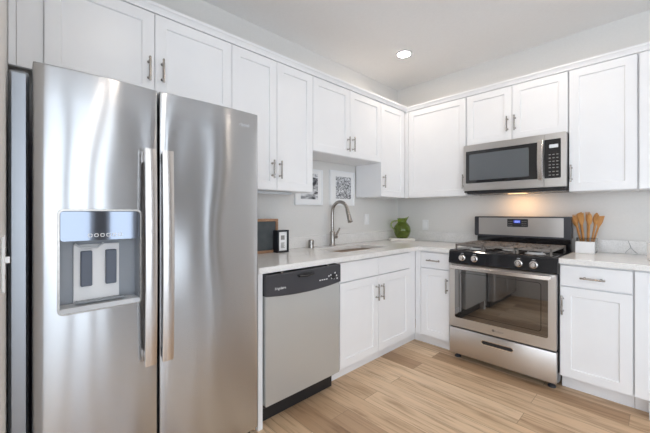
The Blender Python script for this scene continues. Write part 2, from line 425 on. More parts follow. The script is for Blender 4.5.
# run on the wall y = 0
upper((.334, -.333, 0), 0, .634, 1.385, 2.302, [(.024, .629)], [(0, .611, 1.516)],
      'wide single-door white wall cabinet above the green pitcher corner', corner=True)
upper((.969, -.333, 0), 0, .764, 1.835, 2.302, [(.002, .380), (.380, .762)], [(0, .347, 1.976), (1, .404, 1.976)],
      'short white two-door wall cabinet directly above the microwave')
upper((1.734, -.333, 0), 0, .377, 1.385, 2.302, [(.002, .374)], [(0, .018, 1.520)],
      'single-door white wall cabinet above the wooden utensils')
upper((2.112, -.333, 0), 0, .55, 1.385, 2.302, [(.006, .548)], [],
      'white wall cabinet cut by the photo edge, past the one above the utensils')

# base cabinets
ZB, ZT = .105, .880
def base(loc, rz, w, label, doors, drawers, dh, wh, toe=.10, extra=None, depth=.60, name='base_cabinet', open_top=False, corner=0, toe_x=0):
    t = thing(name, label, 'cabinet', loc, rz, 'white base cabinets')
    b = new()
    if open_top:
        box(b, .0005, .018, .021, depth, ZB, ZT); box(b, w-.018, w-.0005, .021, depth, ZB, ZT); box(b, .018, w-.018, .021, .04, ZB, ZT)
        box(b, .018, w-.018, depth-.012, depth, ZB, ZT); box(b, .018, w-.018, .04, depth-.012, ZB, ZB+.018)
    else: box(b, .0005, w-.0005, .021, depth, ZB, ZT, .001)
    if corner: box(b, -.0215, .030, .0005, .040, ZB, ZT, .0008)
    obj('carcass', b, 'cab', t)
    b = new(); box(b, .0005-(.0885 if corner else 0), w-.0005+toe_x, toe, toe+.018, .0005, ZB); obj('toe_kick', b, 'cab', t)
    ds = [shaker('door', a+G, c-G, .112, .722, t) for (a, c) in doors]
    ws = [slab('drawer', a+G, c-G, .731, .868, t) for (a, c) in drawers]
    for (i, x, z) in dh: pull(ds[i], x, z)
    for (i, x, z) in wh: pull(ws[i], x, z, vert=False)
    return t
y0 = -1.709
base((.647, y0, 0), R90, 1.06, 'white sink base cabinet with two doors under the kitchen sink',
     [(.018, .466), (.466, .935)], [(.018, .466), (.466, .935)], [(0, .434, .597), (1, .501, .594)], [], toe=.088, open_top=True, toe_x=.105)
base((.649, -.647, 0), 0, .319, 'narrow white base cabinet with one drawer and door between corner and range',
     [(.033, .305)], [(.033, .305)], [(0, .287, .595)], [(0, .165, .799)], corner=1)
base((1.732, -.647, 0), 0, .373, 'white base cabinet with drawer and door beside the range, under the utensils',
     [(.006, .370)], [(.006, .370)], [(0, .021, .600)], [(0, .181, .795)])
t = base((2.106, -.647, 0), 0, .50, 'white base cabinet cut by the photo edge, past the drawer cabinet',
     [(.004, .49)], [], [], [], name='base_cabinet')
for o in list(t.children):
    if o.name.startswith('door'): bpy.data.objects.remove(o)
shaker('door', .004, .49, .112, .868, t)
b = new(); box(b, 2.172, 2.240, -.646, -.552, .0005, .104, .001)
tag(obj('end_panel', b, 'cab'), 'white board at floor level closing the far end of the toe kicks', 'panel')
b = new(); box(b, .02, .66, -2.368, -2.339, .0005, .8805, .001)
tag(obj('end_panel', b, 'cab'), 'thin white upright panel between refrigerator and dishwasher', 'panel')

b = new(); box(b, .55, .60, -3.370, -3.312, .0005, 1.745, .010)
tag(obj('filler_panel', b, stainless('grey_steel_panel', (.36, .375, .40), .30, .9, .25, streak=.01)), 'narrow grey filler panel between the refrigerator and the side wall', 'panel')

# ------------------------------------------------------------------ countertops
CT0, CT1 = .881, .916
SX0, SX1, SY0, SY1 = .165, .487, -1.507, -.878       # sink opening
t = thing('countertop', 'long white quartz countertop wrapping the corner from dishwasher to range', 'countertop', (0, 0, CT0), 0)
b = new()
def cslab(b, pts, holes=None):
    pass
def slab_grid(b, xs, ys, keep, z0, z1):
    P = {}
    def v(i, j, k):
        if (i, j, k) not in P: P[i, j, k] = b.verts.new((xs[i], ys[j], (z0, z1)[k]))
        return P[i, j, k]
    n, m = len(xs)-1, len(ys)-1
    K = lambda i, j: 0 <= i < n and 0 <= j < m and keep(i, j)
    for i in range(n):
        for j in range(m):
            if not K(i, j): continue
            b.faces.new((v(i, j, 1), v(i+1, j, 1), v(i+1, j+1, 1), v(i, j+1, 1)))
            b.faces.new((v(i, j, 0), v(i, j+1, 0), v(i+1, j+1, 0), v(i+1, j, 0)))
            if not K(i-1, j): b.faces.new((v(i, j, 0), v(i, j, 1), v(i, j+1, 1), v(i, j+1, 0)))
            if not K(i+1, j): b.faces.new((v(i+1, j, 0), v(i+1, j+1, 0), v(i+1, j+1, 1), v(i+1, j, 1)))
            if not K(i, j-1): b.faces.new((v(i, j, 0), v(i+1, j, 0), v(i+1, j, 1), v(i, j, 1)))
            if not K(i, j+1): b.faces.new((v(i, j+1, 0), v(i, j+1, 1), v(i+1, j+1, 1), v(i+1, j+1, 0)))
    bmesh.ops.recalc_face_normals(b, faces=b.faces)
    es = [e for e in b.edges if len(e.link_faces) == 2 and e.calc_face_angle(0) > 1.0]
    bmesh.ops.bevel(b, geom=es, offset=.003, segments=2, affect='EDGES')
xs = [.001, SX0, SX1, .673, .966]; ys = [-2.372, SY0, SY1, -.671, -.001]
slab_grid(b, xs, ys, lambda i, j: not (i == 1 and j == 1) and not (i == 3 and j < 3), 0, CT1-CT0)
obj('slab', b, 'quartz', t)
b = new(); box(b, .001, .019, -2.372, -.001, CT1-CT0+.0005, .135, .002); obj('backsplash', b, 'quartz', t)
b = new(); box(b, .0195, .966, -.019, -.001, CT1-CT0+.0005, .135, .002); obj('backsplash', b, 'quartz', t)
t = thing('countertop', 'white quartz countertop at the side of the range holding the wooden utensils', 'countertop', (1.734, 0, CT0), 0)
b = new(); box(b, 0, .88, -.672, -.001, 0, CT1-CT0, .003); obj('slab', b, 'quartz', t)
b = new(); box(b, 0, .88, -.019, -.001, CT1-CT0+.0005, .135, .002); obj('backsplash', b, 'quartz', t)

# sink: undermount bowl, rounded corners, drain
t = thing('sink', 'stainless undermount sink sunk into the white countertop', 'sink', (0, 0, 0), 0)
b = new()
def rr(x0, x1, y0, y1, r, z, seg=6):
    out = []
    for cx, cy, s in ((x1-r, y1-r, 0), (x0+r, y1-r, 1), (x0+r, y0+r, 2), (x1-r, y0+r, 3)):
        for k in range(seg+1):
            an = pi/2*s+pi/2*k/seg; out.append((cx+r*cos(an), cy+r*sin(an), z))
    return out
loops = [rr(SX0-.012, SX1+.012, SY0-.012, SY1+.012, .03, .8785), rr(SX0+.001, SX1-.001, SY0+.001, SY1-.001, .025, .8785),
         rr(SX0+.004, SX1-.004, SY0+.004, SY1-.004, .025, .70), rr(SX0+.03, SX1-.03, SY0+.03, SY1-.03, .03, .675)]
R = [[b.verts.new(p) for p in lp] for lp in loops]
for a, c in zip(R, R[1:]):
    for k in range(len(a)):
        j = (k+1) % len(a); b.faces.new((a[k], a[j], c[j], c[k]))
b.faces.new(R[-1])
obj('bowl', b, 'sink', t, True)
b = new(); lathe(b, [(.045, .6755), (.045, .678), (.03, .678), (.028, .677)], ((SX0+SX1)/2, (SY0+SY1)/2, 0), 24); obj('drain', b, 'chrome', t, True)

# faucet: gooseneck with pull-down head and side lever
FX, FY = .072, -1.19
t = thing('faucet', 'brushed nickel gooseneck faucet with side lever behind the sink', 'faucet', (FX, FY, CT1), 0)
b = new(); lathe(b, [(.032, .0005), (.032, .006), (.027, .012), (.0245, .03), (.0245, .125), (.020, .135), (.016, .14)], seg=28); obj('base', b, 'nickel', t, True)
pts = [(0, 0, .13), (0, 0, .22), (0, 0, .30)]
for k in range(1, 15):
    a = pi-pi*.93*k/14; pts.append((.096+.096*cos(a), 0, .315+.096*sin(a)))
b = new(); tube(b, pts, .0155, 16); obj('spout', b, 'nickel', t, True)
e = Vector(pts[-1]); d = (e-Vector(pts[-2])).normalized()
b = new(); tube(b, [e-d*.002, e+d*.01, e+d*.025, e+d*.085, e+d*.115, e+d*.118], [.0168, .0175, .018, .0205, .023, .019], 18); obj('spray_head', b, 'nickel', t, True)
b = new(); tube(b, [(0, .015, .085), (0, .035, .085), (0, .055, .085), (0, .058, .085)], [.019, .0195, .0195, .014], 16)
tube(b, [(0, .048, .088), (0, .062, .11), (.002, .082, .14), (.004, .095, .165)], [.011, .010, .009, .0075], 10); obj('lever', b, 'nickel', t, True)
b = new(); lathe(b, [(.027, .0005), (.027, .006), (.025, .012), (.025, .062), (.023, .070), (.012, .073)], seg=24)
for k in range(3): box(b, .022, .026, -.009+.006*k+.001, -.009+.006*k+.004, .03, .05)
o = obj('air_gap_cap', b, 'nickel', None, True); o.location = (.07, -1.455, CT1)
tag(o, 'short chrome air gap cap on the countertop near the faucet', 'air gap')

# ------------------------------------------------------------------ refrigerator (side by side)
FW = .881; XF = .75; Y0 = -3.307
t = thing('refrigerator', 'large stainless steel side-by-side refrigerator with ice dispenser', 'refrigerator', (XF, Y0, 0), R90)
b = new(); box(b, .004, FW-.004, .095, .72, .03, 1.735, .004); obj('body', b, 'side', t)
b = new(); box(b, .01, FW-.01, .06, .10, .012, .088, .003)
for k in range(5): box(b, .05, FW-.05, .056, .062, .022+.012*k, .028+.012*k)
obj('base_grille', b, 'dark', t)
for x in (.06, FW-.06):
    b = new(); lathe(b, [(.02, .0005), (.02, .012), (.012, .014), (.012, .03)], (x, .13, 0), 16); obj('foot', b, 'rubber', t, True)
DZ0, DZ1 = .095, 1.740
def fdoor(name, x0, x1, hole=None):
    b = new(); w = x1-x0; r = .006
    us = [0]+[r*(1-cos(pi/2*k/4)) for k in range(1, 5)]
    xs = [x0+u for u in us]+[x0+r+(w-2*r)*k/16 for k in range(1, 16)]+[x1-u for u in reversed(us)]
    zs = [DZ0]+[DZ0+u for u in us[1:]]+[DZ0+r+(DZ1-DZ0-2*r)*k/14 for k in range(1, 14)]+[DZ1-u for u in reversed(us[1:])]+[DZ1]
    if hole:
        hx0, hx1, hz0, hz1 = hole
        xs = sorted([x for x in xs if abs(x-hx0) > .008 and abs(x-hx1) > .008]+[hx0, hx1])
        zs = sorted([z for z in zs if abs(z-hz0) > .02 and abs(z-hz1) > .02]+[hz0, hz1])
    def f(x, z):
        tt = (x-x0)/w; y = -.010*(1-(2*tt-1)**2)
        for dd in (min(x-x0, x1-x), min(z-DZ0, DZ1-z)):
            if dd < r: y += r-math.sqrt(max(0, r*r-(r-dd)**2))
        return y
    V = [[b.verts.new((x, f(x, z), z)) for z in zs] for x in xs]
    for i in range(len(xs)-1):
        for k in range(len(zs)-1):
            if hole and hx0-1e-6 <= xs[i] and xs[i+1] <= hx1+1e-6 and hz0-1e-6 <= zs[k] and zs[k+1] <= hz1+1e-6: continue
            b.faces.new((V[i][k], V[i+1][k], V[i+1][k+1], V[i][k+1]))
    es = [e for e in b.edges if len(e.link_faces) == 1]
    ex = bmesh.ops.extrude_edge_only(b, edges=es)
    for v in ex['geom']:
        if isinstance(v, bmesh.types.BMVert): v.co.y = .078
    loose = [v for v in b.verts if not v.link_faces]
    if loose: bmesh.ops.delete(b, geom=loose, context='VERTS')
    return obj(name, b, 'fridge', t, True)
HX0, HX1, HZ0, HZ1 = .066, .324, .864, 1.234
dl = fdoor('door', .0, .3905, (HX0, HX1, HZ0, HZ1))
dr = fdoor('door', .3985, FW)
# ice and water dispenser, parts of the freezer door
disp = obj('dispenser', (lambda b: (rring(b, HX0-.004, HX1+.004, HZ0-.004, HZ1+.004, .007, -.015, .006, .018), b)[1])(new()), 'nickel', dl, True, label='rounded silver bezel')
b = new(); box(b, HX0, HX1, .060, .066, HZ0, HZ1)                     # back of the niche
box(b, HX0, HX0+.004, .0, .066, HZ0, HZ1); box(b, HX1-.004, HX1, .0, .066, HZ0, HZ1)
box(b, HX0, HX1, 0, .066, HZ1-.004, HZ1); box(b, HX0, HX1, 0, .066, HZ0, HZ0+.004)
obj('dispenser_niche', b, 'grey', dl)
b = new(); rplate(b, HX0+.005, HX1-.005, 1.122, HZ1-.005, -.008, .05, .010); obj('control_panel', b, mat('mirror_panel', (.19, .21, .25), .05, 1.0), dl, label='mirrored display panel')
for k in range(6):
    b = new(); x = HX0+.085+.019*k; rring(b, x, x+.013, 1.134, 1.147, .002, -.0092, -.0079, .004, 3); obj('button', b, 'white', dl)
b = new(); box(b, HX0+.048, HX0+.195, .048, .0595, HZ0+.006, 1.104, .002); obj('paddle_plate', b, 'white', dl, label='pale grey back plate')
b = new(); tube(b, [(HX0+.05, .035, 1.108), (HX0+.07, .035, 1.094), (HX0+.12, .035, 1.092), (HX0+.14, .035, 1.108)], .004, 8); obj('nozzle_rim', b, 'lightgrey', dl, True)
for x in (HX0+.068, HX0+.147):
    b = new(); box(b, x, x+.036, .030, .0475, .946, 1.080, .004); obj('paddle', b, 'slate', dl, label='slate blue dispenser paddle')
b = new(); rplate(b, HX0+.003, HX1-.003, HZ0+.003, HZ0+.020, -.016, .055, .006); obj('drip_tray', b, 'lightgrey', dl, True)
b = new(); box(b, HX0+.05, HX1-.05, .005, .045, HZ0+.0265, HZ0+.029)
for k in range(9): box(b, HX0+.055+.017*k, HX0+.058+.017*k, .008, .042, HZ0+.029, HZ0+.031)
obj('drip_grate', b, 'grey', dl)
for d, x in ((dl, .352), (dr, .418)):
    b = new(); zc, hh = 1.046, .437; P = []
    for k in range(25):
        u = -1+2*k/24; P.append((x, -.044-.012*(1-u*u), zc+hh*u))
    bar(b, P, .043, .013)
    for s in (-1, 1):
        box(b, x-.017, x+.017, -.042, -.004, zc+s*(hh-.03)-.022, zc+s*(hh-.03)+.022, .004)
    obj('handle', b, 'handle', d, True, label='long bowed satin handle')
b = new(); lathe(b, [(.011, -.0004), (.011, .0004), (.009, .0004), (.009, -.0004)], (.735, -.0072, 1.678), 24, 'Y')
obj('emblem', b, 'lightgrey', dr)
text('logo', 'Whirlpool', .024, (.775, -.0068, 1.670), dr, 'lightgrey')

# ------------------------------------------------------------------ dishwasher
t = thing('dishwasher', 'stainless dishwasher with black control panel under the countertop', 'dishwasher', (.68, -2.335, 0), R90)
w = .605
b = new(); box(b, .004, w-.004, .05, .60, .09, .874, .003); obj('tub', b, 'charcoal', t)
b = new(); rplate(b, .003, w-.003, .128, .762, .0, .048, .006); obj('door_panel', b, 'satin', t, True)
b = new(); n = 20; top = []; 
VF = []
for k in range(n+1):
    u = k/n; x = .001+(w-.002)*u; zb = .752-.020*(1-(2*u-1)**2); y = -.010
    VF.append([b.verts.new((x, y+.004, .872)), b.verts.new((x, y, .866)), b.verts.new((x, y, zb+.004)), b.verts.new((x, y+.004, zb)), b.verts.new((x, .049, zb)), b.verts.new((x, .049, .872))])
for p, q in zip(VF, VF[1:]):
    for k in range(6):
        j = (k+1) % 6; b.faces.new((p[k], q[k], q[j], p[j]))
b.faces.new(VF[0]); b.faces.new(VF[-1][::-1])
cp = obj('control_panel', b, 'charcoal', t)
b = new(); rplate(b, .225, .360, .834, .856, -.013, -.009, .009); o_ = obj('pocket_handle', b, 'dark', cp, True)
b = new(); tube(b, [(.235, -.015, .838), (.29, -.022, .834), (.35, -.015, .838)], .006, 10); obj('grip_lip', b, 'dark', cp, True)
text('logo', 'Frigidaire', .021, (.098, -.0105, .787), cp, 'print')
b = new()
for k in range(4): box(b, .405+.020*k, .418+.020*k, -.0112, -.0095, .785, .791)
obj('printed_legend', b, 'print', cp)
for (x, z) in ((.505, .805), (.512, .782), (.545, .815), (.560, .795), (.536, .778), (.565, .775), (.487, .800)):
    b = new(); box(b, x, x+.010, -.0112, -.0095, z, z+.010, .001); obj('button', b, 'print', cp)
b = new(); lathe(b, [(.017, 0), (.017, -.008), (.014, -.010)], (.530, -.010, .799), 20, 'Y'); obj('knob', b, 'dark', cp, True)
for x in (.105, .48):
    b = new(); box(b, x, x+.014, -.006, .03, .8725, .8795); tube(b, [(x+.007, -.010, .876), (x+.007, -.0055, .876)], .005, 8); obj('mounting_bracket', b, 'nickel', t)
b = new(); box(b, .003, w-.003, .075, .095, .002, .125, .002)
for x in (.03, w-.03): lathe(b, [(.005, .075), (.005, .072), (.002, .071)], (x, 0, .06), 10, 'Y')
obj('toe_plate', b, 'dark', t)
b = new(); box(b, .003, w-.003, .048, .06, .100, .128); obj('seal', b, 'rubber', t)

# ------------------------------------------------------------------ gas range
SXL = .970; SW = .760; SYF = -.69
t = thing('gas_range', 'freestanding stainless gas range with black cooktop and oven', 'stove', (SXL, SYF, 0), 0)
b = new(); box(b, .002, SW-.002, .045, .655, .045, .895, .003); obj('body', b, 'enamel', t)
for x in (.045, SW-.045):
    for y in (.075, .60):
        b = new(); lathe(b, [(.024, .0005), (.026, .006), (.022, .014), (.014, .018), (.014, .046)], (x, y, 0), 16); obj('foot', b, 'charcoal', t, True)
# storage drawer
b = new(); box(b, .004, SW-.004, .002, .044, .052, .268, .006); dw = obj('drawer', b, 'steel', t, True)
b = new(); rring(b, .262, .495, .188, .226, .006, -.003, .004, .019, 6); obj('handle_rim', b, 'chrome', dw, True)
b = new(); rplate(b, .268, .489, .194, .220, .0005, .0018, .013, 6); obj('handle_recess', b, 'dark', dw, True)
# oven door
dz0, dz1 = .280, .800
b = new(); rplate(b, .004, SW-.004, dz0, dz1, 0, .042, .006); od = obj('oven_door', b, 'steel', t, True)
b = new(); rplate(b, .052, SW-.052, .356, .762, -.0025, .001, .014); wp = obj('window_glass', b, 'oven', od, True)
b = new(); rring(b, .092, SW-.092, .392, .735, .0035, -.0032, -.0024, .02); obj('window_border', b, 'enamel', od, True)
b = new(); P = []
for k in range(25):
    u = -1+2*k/24; P.append((SW/2+.350*u, -.040-.018*(1-u*u), .780))
bar(b, P, .032, .020)
for s in (-1, 1): box(b, SW/2+s*.335-.016, SW/2+s*.335+.016, -.040, .002, .770, .794, .003)
obj('handle', b, 'handle', od, True)
b = new(); lathe(b, [(.010, -.0004), (.010, .0004), (.008, .0004), (.008, -.0004)], (.352, -.0008, .318), 24, 'Y'); obj('emblem', b, 'greyprint', od)
text('logo', 'Whirlpool', .018, (.387, -.0008, .316), od, 'greyprint')
# control panel with knobs
b = new()
pr = [(.0, .806), (-.004, .812), (.010, .905), (.020, .914), (.05, .914), (.05, .806)]
A = [b.verts.new((0.0, y, z)) for y, z in pr]; Bv = [b.verts.new((SW, y, z)) for y, z in pr]
for k in range(6):
    j = (k+1) % 6; b.faces.new((A[k], A[j], Bv[j], Bv[k]))
b.faces.new(A[::-1]); b.faces.new(Bv); cp = obj('control_panel', b, 'enamel', t)
for x in (.110, .208, .524, .620):
    b = new(); lathe(b, [(.026, .002), (.026, -.004), (.0195, -.008), (.0175, -.026), (.0150, -.029), (.001, -.0292)], (x, 0.003, .855), 24, 'Y')
    k_ = obj('knob', b, 'handle', t, True, label='silver burner knob')
    b = new(); box(b, x-.004, x+.004, -.034, -.020, .841, .869, .0015); obj('knob_grip', b, 'handle', k_)
    b = new(); lathe(b, [(.030, .006), (.030, -.001), (.027, -.003)], (x, .003, .855), 24, 'Y'); obj('knob_ring', b, 'charcoal', k_, True)
    b = new()
    for q in (-.008, 0, .008): box(b, x+q-.002, x+q+.002, .0068, .010, .889, .893)
    obj('printed_mark', b, 'print', k_)
# cooktop
b = new(); box(b, 0.0, SW, .021, .585, .896, .917, .005); ct = obj('cooktop', b, 'enamel', t, True)
for (x, y, r) in ((.17, .17, .046), (.17, .43, .038), (.38, .30, .042), (.59, .17, .050), (.59, .43, .036)):
    b = new(); lathe(b, [(r*1.35, .9172), (r*1.3, .921), (r, .925), (r, .931)], (x, y, 0), 24)
    bu = obj('burner', b, 'lightgrey', t, True, label='grey burner base')
    b = new(); lathe(b, [(r*.85, .9312), (r*.9, .936), (r*.82, .940), (.001, .9402)], (x, y, 0), 24); obj('burner_cap', b, 'dark', bu, True)
for (gx0, gx1) in ((.026, .250), (.256, .486), (.492, .718)):
    b = new(); gy0, gy1 = .065, .545; zt0, zt1 = .946, .963
    for q in ((gx0, gx1, gy0, gy0+.014), (gx0, gx1, gy1-.014, gy1), (gx0, gx0+.014, gy0, gy1), (gx1-.014, gx1, gy0, gy1)):
        box(b, q[0], q[1], q[2], q[3], zt0, zt1, .003)
    xc = (gx0+gx1)/2; yc = (gy0+gy1)/2
    box(b, gx0, gx1, yc-.007, yc+.007, zt0, zt1, .003)
    for yy in ((gy0+yc)/2, (gy1+yc)/2):
        box(b, gx0, xc-.03, yy-.006, yy+.006, zt0+.001, zt1, .003); box(b, xc+.03, gx1, yy-.006, yy+.006, zt0+.001, zt1, .003)
        for s in (-1, 1):
            box(b, xc-.006, xc+.006, min(yy+s*.03, yy+s*.12), max(yy+s*.03, yy+s*.12), zt0+.001, zt1, .003)
            box(b, xc+s*.072-.005, xc+s*.072+.005, yy-.115, yy+.115, zt0+.002, zt1-.001, .003)
    for x in (gx0+.007, gx1-.007):
        for y in (gy0+.007, gy1-.007): box(b, x-.006, x+.006, y-.006, y+.006, .9172, zt0+.002)
    obj('grate', b, 'iron', t, True)
# backguard
b = new(); box(b, .004, .740, .60, .655, .900, 1.012, .002); bgp = obj('backguard', b, 'enamel', t)
b = new(); rplate(b, -.004, .747, 1.010, 1.193, .556, .655, .012); obj('backguard_frame', b, 'charcoal', t, True)
b = new(); rplate(b, .036, .700, 1.024, 1.182, .553, .560, .003); sp = obj('backguard_panel', b, 'steel', t, True)
b = new(); rplate(b, .284, .448, 1.101, 1.171, .5515, .555, .006); dp = obj('display', b, 'dark', t)
b = new(); rplate(b, .335, .390, 1.135, 1.161, .5507, .552, .003); lc = obj('clock_screen', b, 'blue', dp)
b = new()
for k in range(4):
    x = .344+.0105*k
    for z in (1.141, 1.148, 1.155): box(b, x, x+.006, .5500, .5506, z-.0008, z+.0008)
    box(b, x+.005, x+.0065, .5500, .5506, 1.141, 1.155)
obj('clock_digits', b, 'bluedigit', dp)
for x0_, st in ((.293, .012), (.400, .014)):
    b = new()
    for k in range(3):
        for z in (1.112, 1.128, 1.148): box(b, x0_+st*k, x0_+.0085+st*k, .5508, .552, z, z+.004)
    obj('printed_legend', b, 'greyprint', dp)

# ------------------------------------------------------------------ over-range microwave
MX, MY, MZ0, MZ1 = .971, -.40, 1.412, 1.832
t = thing('microwave', 'stainless over-the-range microwave mounted above the gas range', 'microwave', (MX, MY, 0), 0)
mw = .761
b = new(); box(b, .002, mw-.002, .042, .398, MZ0+.002, MZ1-.001, .003); obj('body', b, 'charcoal', t)
b = new(); rplate(b, 0, .6205, MZ0+.012, MZ1, 0, .040, .004); md = obj('door', b, 'steel', t, True)
b = new(); rplate(b, .6225, mw, MZ0+.012, MZ1, 0, .040, .004); mp_ = obj('control_side', b, 'steel', t, True)
b = new(); rplate(b, .022, .608, MZ0+.078, MZ1-.056, -.0025, .001, .006); gw = obj('window_glass', b, 'glassblk', md, True)
b = new(); rplate(b, .052, .520, MZ0+.104, MZ1-.085, -.0031, -.0024, .010); obj('window_mesh', b, mat('microwave_mesh', (.11, .12, .13), .10, 0, .8), md, True)
b = new(); P = []
for k in range(21):
    u = -1+2*k/20; P.append((.602, -.022-.020*(1-u*u), (MZ0+MZ1)/2+.011+.150*u))
bar(b, P, .036, .016)
for s in (-1, 1): box(b, .588, .616, -.024, .002, (MZ0+MZ1)/2+.011+s*.138-.012, (MZ0+MZ1)/2+.011+s*.138+.012, .003)
obj('handle', b, 'handle', md, True)
b = new(); rplate(b, .6235, .728, MZ0+.078, MZ1-.046, -.0025, .001, .004); kp = obj('keypad', b, 'glassblk', t, True)
b = new(); rplate(b, .655, .712, MZ1-.112, MZ1-.086, -.0034, -.002, .003); obj('display', b, 'lcd', kp)
for r in range(7):
    for c in range(3):
        x = .652+.024*c; z = MZ0+.098+.026*r
        if r == 2: z += .004
        b = new(); box(b, x, x+.013, -.0031, -.0024, z, z+.006); obj('button', b, 'greyprint', kp)
b = new(); box(b, .004, mw-.004, .006, .040, MZ0-.004, MZ0+.0105, .002); obj('bottom_vent', b, 'dark', t)
b = new(); box(b, .01, mw-.01, .05, .39, MZ0-.016, MZ0+.0015, .006); un = obj('underside', b, 'charcoal', t)
for k in range(2):
    b = new(); box(b, .05+.40*k, .31+.40*k, .08, .25, MZ0-.0175, MZ0-.0158)
    for j in range(10): box(b, .06+.40*k, .30+.40*k, .09+.016*j, .098+.016*j, MZ0-.019, MZ0-.0155)
    obj('grease_filter', b, 'nickel', un)
b = new(); box(b, .30, .46, .20, .26, MZ0-.0175, MZ0-.0155); hl = obj('cooktop_lamp', b, 'hood', t)
l = bpy.data.lights.new('cooktop_lamp_light', 'AREA'); l.shape = 'RECTANGLE'; l.size = .15; l.size_y = .06; l.energy = .62; l.color = (1, .55, .22)
lo = bpy.data.objects.new('cooktop_lamp_light', l); COL.objects.link(lo); lo.location = (.38, .23, MZ0-.021); lo.rotation_euler = (radians(12), 0, 0); lo.parent = t

# ------------------------------------------------------------------ ceiling lamps
def downlight(x, y, label):
    t = thing('ceiling_light', label, 'ceiling light', (x, y, ROOM_Z), 0, 'recessed ceiling lights')
    b = new(); lathe(b, [(.080, -.0005), (.080, -.006), (.072, -.009), (.058, -.006), (.056, -.0005)], seg=36); obj('trim_ring', b, 'white', t, True)
    b = new(); lathe(b, [(.056, -.0010), (.056, -.0045), (.001, -.0046)], seg=36); obj('lens', b, 'lens', t)
downlight(.553, -.725, 'round recessed ceiling light glowing above the corner of the counters')
for i, (x, y, lb) in enumerate(((1.60, -.85, 'round recessed ceiling light in front of the range, out of view'), (1.65, -2.80, 'round recessed ceiling light in front of the refrigerator, out of view'),
               (3.4, -.9, 'round recessed ceiling light added by the far window, out of view'), (3.4, -2.8, 'round recessed ceiling light added in the middle of the living area, out of view'),  # the living-area lamps are unseen, added as extra light
               (3.4, -5.0, 'round recessed ceiling light added to the living area near the front windows, out of view'))):
    downlight(x, y, lb)

# ------------------------------------------------------------------ things on the counters and walls
# framed prints on the wall above the sink
def wall_print(y0, y1, z0, z1, ay0, ay1, az0, az1, art, label):
    t = thing('framed_print', label, 'picture', (.001, y0, 0), R90, 'framed prints above the sink')
    w = y1-y0
    b = new(); rring(b, 0, w, z0, z1, .012, -.020, -.001, .002, 2); obj('frame', b, 'whiteframe', t)
    b = new(); box(b, .010, w-.010, -.012, -.002, z0+.010, z1-.010); obj('mat_board', b, 'paper', t)
    b = new(); box(b, ay0-y0, ay1-y0, -.0135, -.0118, az0, az1); obj('artwork', b, art, t)
wall_print(-1.592, -1.263, 1.298, 1.625, -1.525, -1.322, 1.350, 1.585, 'art_a', 'white framed print with loose black ink streaks, half behind the wall cabinet')
wall_print(-1.163, -.812, 1.300, 1.640, -1.083, -.862, 1.366, 1.585, 'art_b', 'white framed print with dense black maze pattern, behind the faucet arch')
# outlet and switch plates
def plate(loc, rz, label, name, cat, toggle=False):
    t = thing(name, label, cat, loc, rz)
    b = new(); box(b, -.036, .036, -.006, -.0005, -.0575, .0575, .002); obj('plate', b, 'white', t)
    if toggle:
        b = new(); box(b, -.005, .005, -.0135, -.005, .000, .014, .0015); obj('toggle', b, 'white', t)
        b = new()
        for z in (-.03, .03): lathe(b, [(.003, -.006), (.003, -.0075), (.001, -.008)], (0, 0, z), 10, 'Y')
        obj('screw', b, 'nickel', t)
    else:
        b = new(); box(b, -.0165, .0165, -.009, -.005, -.033, .033, .0015); obj('rocker', b, 'paper', t)
plate((0, -.59, 1.157), R90, 'white plate with paddle on the wall between faucet and green pitcher', 'wall_switch', 'switch')
plate((.372, 0, 1.090), 0, 'white plate with paddle on the wall between green pitcher and range', 'wall_switch', 'switch')
plate((1.245, -3.373, 1.115), pi, 'white toggle switch plate on the wall edge beside the refrigerator', 'wall_switch', 'switch', True)
# wooden framed board and little black frame
t = thing('framed_chalkboard', 'wooden framed dark chalkboard leaning upright next to the refrigerator', 'chalkboard', (.125, -2.20, CT1+.001), R90)
b = new(); w, h = .352, .262
for q in ((0, w, 0, .020), (0, w, h-.020, h), (0, .020, .020, h-.020), (w-.020, w, .020, h-.020)): box(b, q[0], q[1], 0, .034, q[2], q[3], .002)
obj('frame', b, 'woodframe', t)
b = new(); box(b, .019, w-.019, .012, .030, .019, h-.019); obj('board', b, 'chalk', t)
t = thing('photo_frame', 'small deep black frame with white card, in front of the wooden framed chalkboard', 'picture', (.180, -1.892, CT1+.001), R90+radians(3))
b = new(); w, h = .112, .174
for q in ((0, w, 0, .014), (0, w, h-.014, h), (0, .014, .014, h-.014), (w-.014, w, .014, h-.014)): box(b, q[0], q[1], 0, .055, q[2], q[3], .0015)
box(b, .012, w-.012, .035, .052, .012, h-.012); obj('frame', b, 'blackframe', t)
b = new(); box(b, .013, w-.013, .010, .036, .013, h-.013); obj('card', b, 'paper', t)
b = new(); box(b, .038, .074, .0085, .0105, .098, .132)
for k in range(5): box(b, .038, .074-.006*(k % 2), .0085, .0105, .034+.009*k, .039+.009*k)
obj('picture_marks', b, 'greyprint', t)
# under cabinet light
b = new(); box(b, .20, .235, -2.20, -1.80, 1.366, 1.3840, .003)
o = obj('light_bar', b, 'lightgrey'); tag(o, 'slim grey light bar under the tall cabinet beside the refrigerator', 'under-cabinet light')
